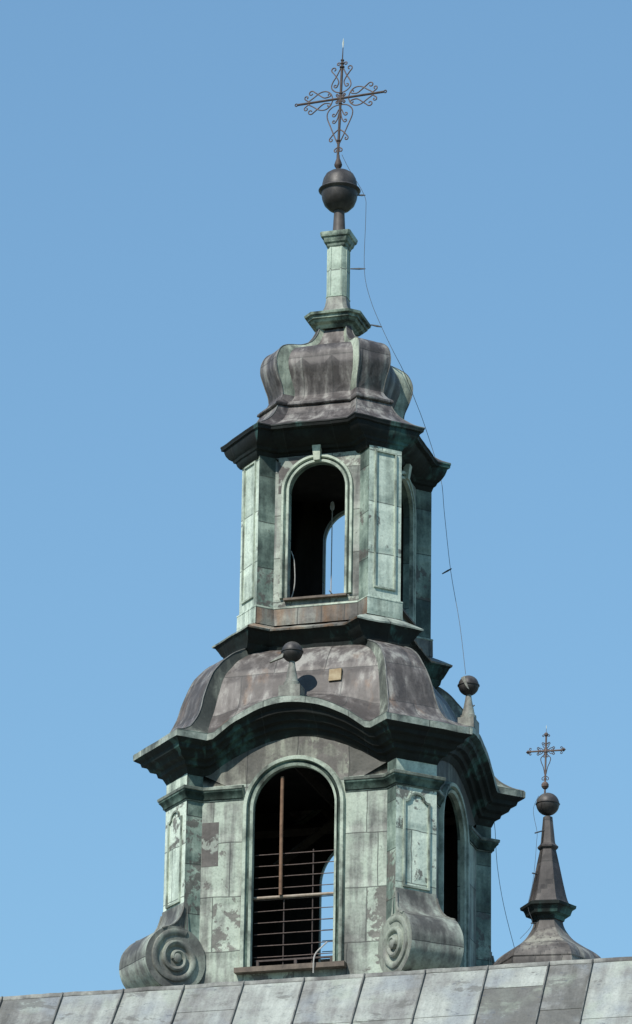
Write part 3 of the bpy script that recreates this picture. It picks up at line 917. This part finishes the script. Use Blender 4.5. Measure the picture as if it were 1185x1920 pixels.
# upper cornice, cap roof
lev3 = [(1.06, 1.545, .34, .60), (1.055, 1.60, .34, .66), (1.05, 1.63, .335, .73), (1.03, 1.68, .325, .75), (1.02, 1.71, .32, .80), (1.01, 1.74, .31, .815), (.99, 1.80, .28, .86), (.975, 1.86, .25, .93), (.96, 1.90, .235, 1.01), (.955, 1.905, .23, 1.04),
        (.945, 1.965, .205, 1.055), (.94, 1.975, .20, 1.10), (.935, 1.99, .20, 1.115), (.935, 1.985, .20, 1.14)]
mb = MB()
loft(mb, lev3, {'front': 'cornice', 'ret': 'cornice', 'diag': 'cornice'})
tag(mb.build('cornice', tower, sharp=25, wob=.018), 'dark cornice with teal patches at the head of the upper storey')
base = [(.935, 1.985, .20, 1.14), (.90, 1.76, .19, 1.235), (.84, 1.52, .18, 1.40), (.79, 1.35, .17, 1.60), (.765, 1.275, .17, 1.745)]
mould = [(.765, 1.275, .17, 1.745), (.775, 1.322, .17, 1.752), (.78, 1.335, .17, 1.77), (.778, 1.332, .17, 1.805), (.765, 1.30, .17, 1.83), (.745, 1.215, .17, 1.885), (.728, 1.155, .17, 1.95), (.718, 1.12, .17, 2.02)]
bulb = [(.718, 1.12, .17, 2.02), (.728, 1.135, .175, 2.14), (.768, 1.20, .18, 2.34), (.803, 1.265, .18, 2.58), (.798, 1.255, .18, 2.80), (.745, 1.15, .18, 2.985), (.64, .965, .17, 3.09), (.49, .71, .15, 3.175), (.375, .53, .12, 3.29), (.30, .41, .09, 3.45), (.265, .34, .08, 3.60), (.25, .31, .08, 3.74)]
mb = MB()
loft(mb, spline(base, 4), lambda li, k: 'roof_dome', 16)
loft(mb, mould, lambda li, k: 'roof_dome', 16)
loft(mb, spline(bulb, 5), lambda li, k: 'strip_pale' if k == 'ret' else 'roof_dome', 16)
hem(mb, spline(bulb, 5), .010); hem(mb, spline(base, 4), .010)
tag(mb.build('onion_cap', tower, sharp=28, wob=.018), 'bulging brown sheet metal cap with pale green edges')
# pedestal, shaft, capital, neck, ball
mb = MB()
oct_loft(mb, [(.25, .31, 3.63), (.27, .35, 3.67), (.275, .36, 3.69), (.31, .43, 3.725), (.325, .455, 3.765), (.325, .46, 3.78), (.345, .495, 3.785), (.348, .50, 3.835), (.37, .545, 3.85), (.375, .56, 3.895), (.34, .48, 3.93)],
         lambda li: 'pedestal' if li < 9 else 'roof_dome')
mb.build('pedestal', tower, sharp=20)
mb = MB()
oct_loft(mb, [(.31, .42, 3.93), (.22, .31, 3.985), (.175, .25, 4.06), (.15, .215, 4.16), (.14, .20, 4.27), (.135, .195, 4.33)], 'finial')
oct_loft(mb, [(.135, .195, 4.33), (.135, .205, 4.335), (.135, .205, 4.36), (.13, .19, 4.365), (.125, .182, 5.40)], 'shaft')
for k in range(4):
    for sx in (-1, 1):
        x, y, rz = sx * .105, -.187, 0
        xx, yy = x, y
        for _ in range(k): xx, yy = -yy, xx
        box(mb, (xx, yy, 4.87), (.022, .022, 1.0) if k % 2 == 0 else (.022, .022, 1.0), 'shaft')
mb.build('shaft', tower, sharp=20)
mb = MB()
oct_loft(mb, [(.14, .182, 5.37), (.16, .20, 5.40), (.17, .205, 5.44), (.20, .235, 5.47), (.22, .255, 5.54), (.225, .26, 5.56), (.25, .285, 5.575), (.265, .30, 5.64), (.265, .30, 5.665), (.15, .16, 5.71)], 'pedestal')
mb.build('capital', tower, sharp=20)
mb = MB()
lathe(mb, [(.13, 5.68), (.125, 5.72), (.115, 5.9), (.105, 6.1), (.10, 6.25)], 0, 0, 'neck', 20)
mb.build('neck', tower)
mb = MB()
lathe(mb, [(.0, 6.19), (.10, 6.19), (.20, 6.235), (.29, 6.33), (.335, 6.45), (.35, 6.56), (.352, 6.595)], 0, 0, 'ball')
lathe(mb, [(.345, 6.655), (.345, 6.70), (.335, 6.78), (.315, 6.87), (.27, 6.96), (.19, 7.02), (.10, 7.045), (.0, 7.05)], 0, 0, 'ball')
ball = mb.build('ball', tower, sharp=50)
mb = MB()
lathe(mb, [(.345, 6.58), (.40, 6.615), (.408, 6.63), (.40, 6.645), (.34, 6.69)], 0, 0, 'ball')
mb.build('brim', ball, sharp=50)

# ------------------------------------------------------------------ wrought iron crosses
def curl(p, hd, r, sgn, turn=300, n=14):
    """tightening curl appended to a path: start point, heading, first radius, side"""
    out = []
    x, y = p; a = hd
    for i in range(n):
        k = i / n
        rr = r * (1 - .62 * k)
        da = radians(turn) / n
        a += sgn * da
        x += cos(a) * rr * da; y += sin(a) * rr * da
        out.append((x, y))
    return out
def curled(pts, r0=None, s0=1, r1=None, s1=1, n=8):
    P = spline(pts, n)
    if r1:
        h = atan2(P[-1][1] - P[-2][1], P[-1][0] - P[-2][0]); P = P + curl(P[-1], h, r1, s1)
    if r0:
        h = atan2(P[0][1] - P[1][1], P[0][0] - P[1][0]); P = curl(P[0], h, r0, s0)[::-1] + P
    return P
def make_cross(root, c, sc, arms, rod, scroll_r, mats, upright, bar_half, top_node, spike, tilt=0.0, yaw=0.0):
    """c: crossing point; arms: dict arm -> list of half curves in (along, across)"""
    org = root['_o']
    def W(x, z):
        u, v = x * sc * cos(tilt) + z * sc * sin(tilt), -x * sc * sin(tilt) + z * sc * cos(tilt)
        return (c[0] + u * cos(yaw), c[1] - u * sin(yaw), c[2] + v)
    mb = MB()
    tube(mb, [W(0, z) for z in (upright[0], -.3, 0, .4, upright[1])], rod * sc, mats[0], 8)
    mb.build('upright', root)
    mb = MB()
    tube(mb, [W(x, 0) for x in (-bar_half, -.3, .3, bar_half)], rod * .95 * sc, mats[0], 8)
    for s in (-1, 1):       # open ring ends
        ring_ = [W(s * (bar_half + .022) + .026 * cos(a), .026 * sin(a)) for a in [2 * pi * i / 12 for i in range(13)]]
        tube(mb, ring_, .012 * sc, mats[0], 6)
    mb.build('crossbar', root)
    for (z0, z1, r) in top_node:
        mb = MB(); zz = [W(0, z0), W(0, z0 + (z1 - z0) * .3), W(0, z0 + (z1 - z0) * .7), W(0, z1)]
        tube(mb, zz, [r * .6 * sc, r * sc, r * sc, r * .6 * sc], mats[0], 10); mb.build('collar', root)
    mb = MB(); tube(mb, [W(0, spike[0]), W(0, spike[0] + (spike[1] - spike[0]) * .55)], [.013 * sc, .009 * sc], mats[0], 6)
    tube(mb, [W(0, spike[0] + (spike[1] - spike[0]) * .55), W(0, spike[0] + (spike[1] - spike[0]) * .75), W(0, spike[1])], [.009 * sc, .018 * sc, .002 * sc], 'tip', 6)
    mb.build('point', root)
    for ax, lst in arms.items():
        for pth in lst:
            for side in (-1, 1):
                q = []
                for t, nn in pth:
                    x, z = {'up': (nn * side, t), 'down': (nn * side, -t), 'right': (t, nn * side), 'left': (-t, nn * side)}[ax]
                    q.append(W(x, z))
                mb = MB(); tube(mb, q, scroll_r * sc, mats[1], 6); mb.build('scroll', root)

big_short = [spline([(.10, .0), (.13, .09), (.20, .165), (.30, .165), (.42, .10), (.56, .02)], 6),
             curled([(.20, .07), (.30, .06), (.42, .13), (.52, .19)], .035, -1, .045, -1)]
big_arm = [spline([(.13, .01), (.17, .11), (.25, .165), (.35, .155), (.46, .08), (.55, .02)], 6),
           curled([(.19, .06), (.28, .055), (.38, .13), (.47, .205)], .032, -1, .045, -1),
           curled([(.52, .015), (.57, .05), (.60, .075)], None, 1, .035, 1)]
big_up = [spline([(.11, .0), (.14, .10), (.22, .175), (.32, .165), (.45, .09), (.60, .02)], 6),
          curled([(.24, .075), (.33, .05), (.45, .11), (.55, .185)], .035, -1, .048, -1),
          curled([(.68, .02), (.70, .05)], None, 1, .03, 1, 3)]
big_down = [spline([(.12, .0), (.15, .15), (.24, .25), (.36, .26), (.55, .18), (.75, .09), (.90, .015)], 6),
            curled([(.22, .03), (.30, .07), (.34, .10)], None, 1, .035, 1),
            curled([(.28, .02), (.40, .045), (.47, .09)], None, 1, .035, 1),
            curled([(.62, .02), (.68, .10), (.78, .19)], None, 1, .040, -1),
            curled([(.97, .02), (1.0, .07)], None, 1, .035, -1)]
def spread(paths, kt, kn): return [[(t * kt, n_ * kn) for t, n_ in p] for p in paths]
big_up, big_arm, big_down = spread(big_up, 1.1, 1.15), spread(big_arm, 1.27, 1.18), spread(big_down, 1.08, 1.02)
centre_c = [curled([(.03, .05), (.06, .09)], .025, 1, .025, -1)]
cross = thing('wrought_iron_cross', 'tall rusty scrollwork cross on the ball above the tower', 'cross', (0, 0, 7.04))
big_up += centre_c; big_down += centre_c
cc = (-.005, 0, 8.61)
make_cross(cross, cc, 1.0, {'up': big_up, 'left': big_arm, 'right': big_arm, 'down': big_down}, .026, .0130, ('iron', 'iron_pale'),
           (-1.38, .82), .925, [(.65, .70, .05), (.73, .76, .042), (.80, .84, .035), (-.93, -.88, .045), (-.13, -.09, .04), (.09, .13, .04)], (.84, 1.30), radians(1.9), radians(8))
mb = MB()
pr = [(.03, 7.04), (.035, 7.10), (.07, 7.15), (.078, 7.19), (.06, 7.25), (.03, 7.33), (.024, 7.40)]
lathe(mb, pr, -.035, 0, 'iron', 14)
mb.build('foot', cross)

# ------------------------------------------------------------------ pediment ball finials
def finial(x, y, z, label, flap, rz):
    f = thing('ball_finial', label, 'finial', (x, y, z), 'ball finials on the curved cornices')
    mb = MB()
    prof = [(.125, z + .33), (.105, z + .42), (.065, z + .62), (.055, z + .70), (.05, z + .74)]
    lathe(mb, [(.15, z + .20)] + [(.15, z + .31), (.125, z + .325)] + prof[1:], x, y, 'finial', 10, .2)
    mb.build('stem', f, sharp=40)
    mb = MB(); box(mb, (x, y, z + .085), (.40, .30, .30), 'finial', rz); mb.build('block', f, smooth=False)
    mb = MB()
    zc = z + .90; r = .19
    pf = [(max(1e-4, r * cos(a)), zc + r * sin(a)) for a in [radians(-90 + 180 * i / 18) for i in range(19)]]
    lathe(mb, pf, x, y, 'ball', 28)
    b = mb.build('ball', f, sharp=60)
    mb = MB(); lathe(mb, [(r, zc - .015), (r + .014, zc - .008), (r + .014, zc + .008), (r, zc + .015)], x, y, 'ball', 28); mb.build('rim', b)
    mb = MB()
    if flap == 'beak':
        p = [(x - .12, y - .12, zc - .04), (x - .14, y - .13, zc - .13), (x - .38, y - .16, zc - .22)]
        q = [(a, b_ + .06, c_) for a, b_, c_ in p]
        mb.face(p, None, 'finial'); mb.face(q[::-1], None, 'finial')
        for i in range(3): mb.face([p[i], q[i], q[(i + 1) % 3], p[(i + 1) % 3]], None, 'finial')
    else:
        p = [(x - .02, y - .205, zc + .13), (x - .10, y - .185, zc + .10), (x + .02, y - .21, zc - .10), (x + .06, y - .20, zc - .14)]
        q = [(a, b_ + .03, c_) for a, b_, c_ in p]
        mb.face(p, None, 'finial'); mb.face(q[::-1], None, 'finial')
        for i in range(4): mb.face([p[i], q[i], q[(i + 1) % 4], p[(i + 1) % 4]], None, 'finial')
    mb.build('torn_sheet', f, smooth=False)
    return f
finial(.005, -2.60, -4.56, 'ball finial with a torn beak-like sheet on the front curved cornice', 'beak', 0)
finial(2.60, -.02, -4.56, 'ball finial standing free against the sky on the side cornice', 'strip', pi / 2)

def plane_pt(px, py, plane, v):
    """where the sight line through a photograph position meets a standing plane (used once to find the cable's course)"""
    X, Y = (px - 628.3) / FOC, (960 - py) / FOC
    d = Fv + (R2 * X + U2 * Y)
    o = -Fv * DIST
    k = (v - (o.y if plane == 'y' else o.x)) / (d.y if plane == 'y' else d.x)
    p = o + d * k
    return (p.x, p.y, p.z)
# ------------------------------------------------------------------ railings, pipe, rods in the openings
def railing(y, label, n_bars=10, full=True):
    r = thing('railing', label, 'railing', (0, y, -9.40), 'iron railings in the lower arches')
    for i in range(n_bars):
        z = -7.27 - .209 * i
        mb = MB()
        sag = random.uniform(-.008, .008)
        tube(mb, [(-.76, y, z), (0, y, z + sag), (.76, y, z)], .0085, 'iron_pale', 6); mb.build('bar', r)
    mb = MB(); tube(mb, [(-.78, y - .02, -8.07), (.78, y - .02, -8.07)], .028, 'rail', 8); mb.build('handrail', r)
    for x, zt in ((-.22, -8.07), (.31, -7.22)):
        mb = MB(); tube(mb, [(x, y + .02, -9.34), (x, y + .02, zt)], .012, 'iron', 6); mb.build('post', r)
    mb = MB()
    for z in (-9.33, -9.22): box(mb, (0, y, z), (1.46, .04, .03), 'iron')
    for x in (-.68, .02, .68): box(mb, (x, y, -9.275), (.05, .05, .14), 'iron')
    mb.build('bottom_frame', r, smooth=False)
    return r
railing(-2.12, 'horizontal bar railing across the lower front arch')
railing(2.12, 'railing seen against the sky through the far side of the lower storey')
mb = MB(); tube(mb, [(-.26, -2.19, -8.05), (-.265, -2.19, -6.8), (-.262, -2.19, -5.86)], .032, 'rust', 10)
tag(mb.build('pipe', None, (-.26, -2.19, -8.05)), 'upright rusty pipe standing on the handrail in the lower front arch', 'pipe')
AX = plane_pt(622, 1000, 'y', 0)[0]
ant = thing('antenna_rod', 'thin pale rod with cross pieces inside the upper arch', 'antenna', (AX, 0, -2.19))
mb = MB(); tube(mb, [(AX, 0, -2.19), (AX + .005, 0, .10)], .010, 'wire_pale', 8); mb.build('rod', ant)
mb = MB(); tube(mb, [(AX - .11, 0, -1.68), (AX + .12, 0, -1.64)], .009, 'wire_pale', 6); tube(mb, [(AX, -.12, -1.60), (AX, .12, -1.60)], .009, 'wire_pale', 6); mb.build('cross_piece', ant)
mb = MB(); lathe(mb, [(1e-4, .02), (.035, .06), (.045, .12), (.03, .20), (1e-4, .22)], AX + .005, 0, 'wire_pale', 12); mb.build('insulator', ant)
mb = MB(); tube(mb, spline([(-.50, -1.13, -1.15), (-.44, -1.13, -1.35), (-.42, -1.13, -1.75), (-.46, -1.13, -2.0), (-.52, -1.13, -2.14)], 6), .010, 'wire_pale', 6)
tag(mb.build('cable', None, (-.52, -1.13, -2.14)), 'short loose cable hanging by the left jamb of the upper arch', 'cable')
mb = MB(); tube(mb, spline([(.66, -2.36, -9.02), (.60, -2.45, -9.12), (.50, -2.5, -9.25), (.47, -2.52, -9.38), (.46, -2.5, -9.60)], 6), .013, 'wire_pale', 6)
tag(mb.build('cable', None, (.46, -2.5, -9.6)), 'pale cable hanging over the sill of the lower front arch', 'cable')

# ------------------------------------------------------------------ lightning conductor (along the tower's right side)
course = [(641, 290, 0.0), (655, 318, 0.0), (683, 366, 0.0), (686, 400, 0), (683, 504, 0), (694, 560, 0), (715, 612, 0), (738, 660, 0), (757, 697, .3), (779, 752, .9), (797, 800, 1.4), (826, 895, 1.5), (833, 960, 1.4), (845, 1070, 1.0), (862, 1170, .5), (873, 1264, 0)]
low_course = [(905, 1440, 2.3), (926, 1535, 2.3), (932, 1620, 2.3), (945, 1700, 2.3), (968, 1790, 2.3), (975, 1815, 2.3)]
cab = thing('lightning_conductor', 'dark lightning conductor cable running down the right of the upper tower', 'cable', plane_pt(873, 1264, 'y', 0))
mb = MB(); tube(mb, spline([plane_pt(a, b, 'y', y) for a, b, y in course], 4), .0052, 'wire', 6); mb.build('wire', cab)
for (xa, ya, xb, yb, y) in ((670, 366, 685, 366, 0), (657, 504, 685, 504, 0), (695, 609, 716, 613, 0), (829, 1076, 847, 1066, 1.0)):
    mb = MB(); p, q = plane_pt(xa, ya, 'y', y), plane_pt(xb, yb, 'y', y)
    tube(mb, [p, tuple((a * .4 + b * .6) for a, b in zip(p, q)), q], [.012, .02, .010], 'wire', 6); mb.build('bracket', cab)
cab2 = thing('lightning_conductor', 'dark conductor cable hanging from the side cornice down to the nave roof', 'cable', plane_pt(975, 1815, 'y', 2.3))
mb = MB(); tube(mb, spline([plane_pt(a, b, 'y', y) for a, b, y in low_course], 4), .0055, 'wire', 6); mb.build('wire', cab2)
mb = MB(); p, q = plane_pt(878, 1330, 'y', 0), plane_pt(890, 1322, 'y', 0); tube(mb, [p, q], .014, 'wire', 6); mb.build('bracket', cab2)

# ------------------------------------------------------------------ small spire turret behind
TY = -0.3
tz = plane_pt(1027, 1507, 'y', TY)
tcx = tz[0]
K = (DIST + TY) / 100.0 / DIST            # metres per pixel there
def tz_(py): return plane_pt(1028 - (py - 1507) * .014, py, 'y', TY)[2]
tur = thing('spire_turret', 'small dark hexagonal spire with ball behind the nave roof', 'turret', (tcx, TY, RZ - .05))
HEXP = radians(30 + 7)
def hexl(mb, prof, mat, n=6): lathe(mb, prof, tcx, TY, mat, n, HEXP)
mb = MB(); hexl(mb, [(1.05, RZ - .1), (1.0, tz_(1822)), (1.04, tz_(1815))], 'turret'); mb.build('drum', tur, sharp=20)
mb = MB()
cp_ = [(104, 1832), (103, 1818), (97, 1803), (84, 1790), (63, 1777), (45, 1764), (34, 1750), (28, 1738), (26, 1727)]
sp_ = spline([(r * K, tz_(y)) for r, y in cp_], 4)
hexl(mb, sp_, 'turret'); mb.build('onion_cap', tur, sharp=25)
mb = MB()
hexl(mb, [(29 * K, tz_(1729)), (31 * K, tz_(1722)), (40 * K, tz_(1719)), (43 * K, tz_(1711)), (45 * K, tz_(1708)), (50 * K, tz_(1706)), (51 * K, tz_(1701)), (40 * K, tz_(1697))], 'cornice'); mb.build('cornice', tur, sharp=20)
mb = MB()
sp_ = spline([(r * K, tz_(y)) for r, y in ((40, 1698), (35, 1690), (29, 1665), (23, 1635), (18, 1610), (14.5, 1594))], 3)
hexl(mb, sp_, 'turret_spire'); mb.build('spire', tur, sharp=20)
mb = MB()
hexl(mb, [(14.5 * K, tz_(1595)), (18.5 * K, tz_(1591)), (19 * K, tz_(1588)), (14 * K, tz_(1583)), (13 * K, tz_(1580)), (8.5 * K, tz_(1532))], 'turret_spire'); mb.build('collar', tur, sharp=20)
mb = MB()
zb = tz_(1508)
r = 21.0 * K
pf = [(max(1e-4, r * cos(a)), zb + r * sin(a)) for a in [radians(-90 + 180 * i / 18) for i in range(19)]]
lathe(mb, pf, tcx, TY, 'ball', 28); b2 = mb.build('ball', tur, sharp=60)
mb = MB(); lathe(mb, [(r - .005, zb - .012), (r + .014, zb), (r - .005, zb + .012)], tcx, TY, 'ball', 28); mb.build('rim', b2)
c0 = plane_pt(1026, 1480, 'y', TY); c1_ = plane_pt(1023.5, 1408, 'y', TY)
cr2 = thing('wrought_iron_cross', 'small ornate rusty cross on the little spire at the right', 'cross', (tcx, TY, tz_(1488)))
s_arm = [curled([(.10, .02), (.17, .10), (.24, .13)], .05, -1, .06, -1), curled([(.30, .03), (.36, .10)], .04, 1, .05, 1),
         curled([(.62, .03), (.68, .07)], None, 1, .05, 1)]
s_down = [curled([(.16, .06), (.30, .20), (.48, .18), (.70, .09), (1.0, .03)], .06, 1, None, 1), curled([(1.08, .03), (1.14, .12)], None, 1, .07, -1),
          curled([(.12, .05), (.2, .1)], .05, 1, .05, -1)]
make_cross(cr2, (c1_[0], TY, c1_[2]), .44, {'up': s_arm, 'left': s_arm, 'right': s_arm, 'down': s_down}, .040, .017, ('iron_pale', 'iron'),
           (-2.0, .70), .70, [(.62, .78, .085), (-1.62, -1.34, .15), (-.09, .09, .075)], (.75, 1.12), radians(1.5))
mb = MB()
for s in (-1, 1):
    p = (c1_[0] + s * .33, TY, c1_[2])
    lathe(mb, [(1e-3, p[2] - .042), (.042, p[2]), (1e-3, p[2] + .042)], p[0], TY, 'iron_pale', 4)
mb.build('arm_tip', cr2)
tc = [(1010, 1492), (1001, 1512), (1001, 1530), (1007, 1560), (1006, 1580), (1003, 1620), (998, 1660), (990, 1700), (998, 1732), (975, 1760)]
cab3 = thing('lightning_conductor', 'thin conductor wire down the left of the small spire', 'cable', plane_pt(975, 1760, 'y', TY - 1.0))
mb = MB(); tube(mb, spline([plane_pt(a, b, 'y', TY - .3) for a, b in tc], 4), .0042, 'wire', 6); mb.build('wire', cab3)
for (xa, ya, xb, yb) in ((1003, 1562, 1020, 1557), (998, 1637, 1010, 1640), (996, 1731, 1008, 1731)):
    mb = MB(); tube(mb, [plane_pt(xa, ya, 'y', TY - .25), plane_pt(xb, yb, 'y', TY - .1)], .013, 'wire', 6); mb.build('bracket', cab3)

for o in S.objects:
    if '_o' in o: del o['_o']
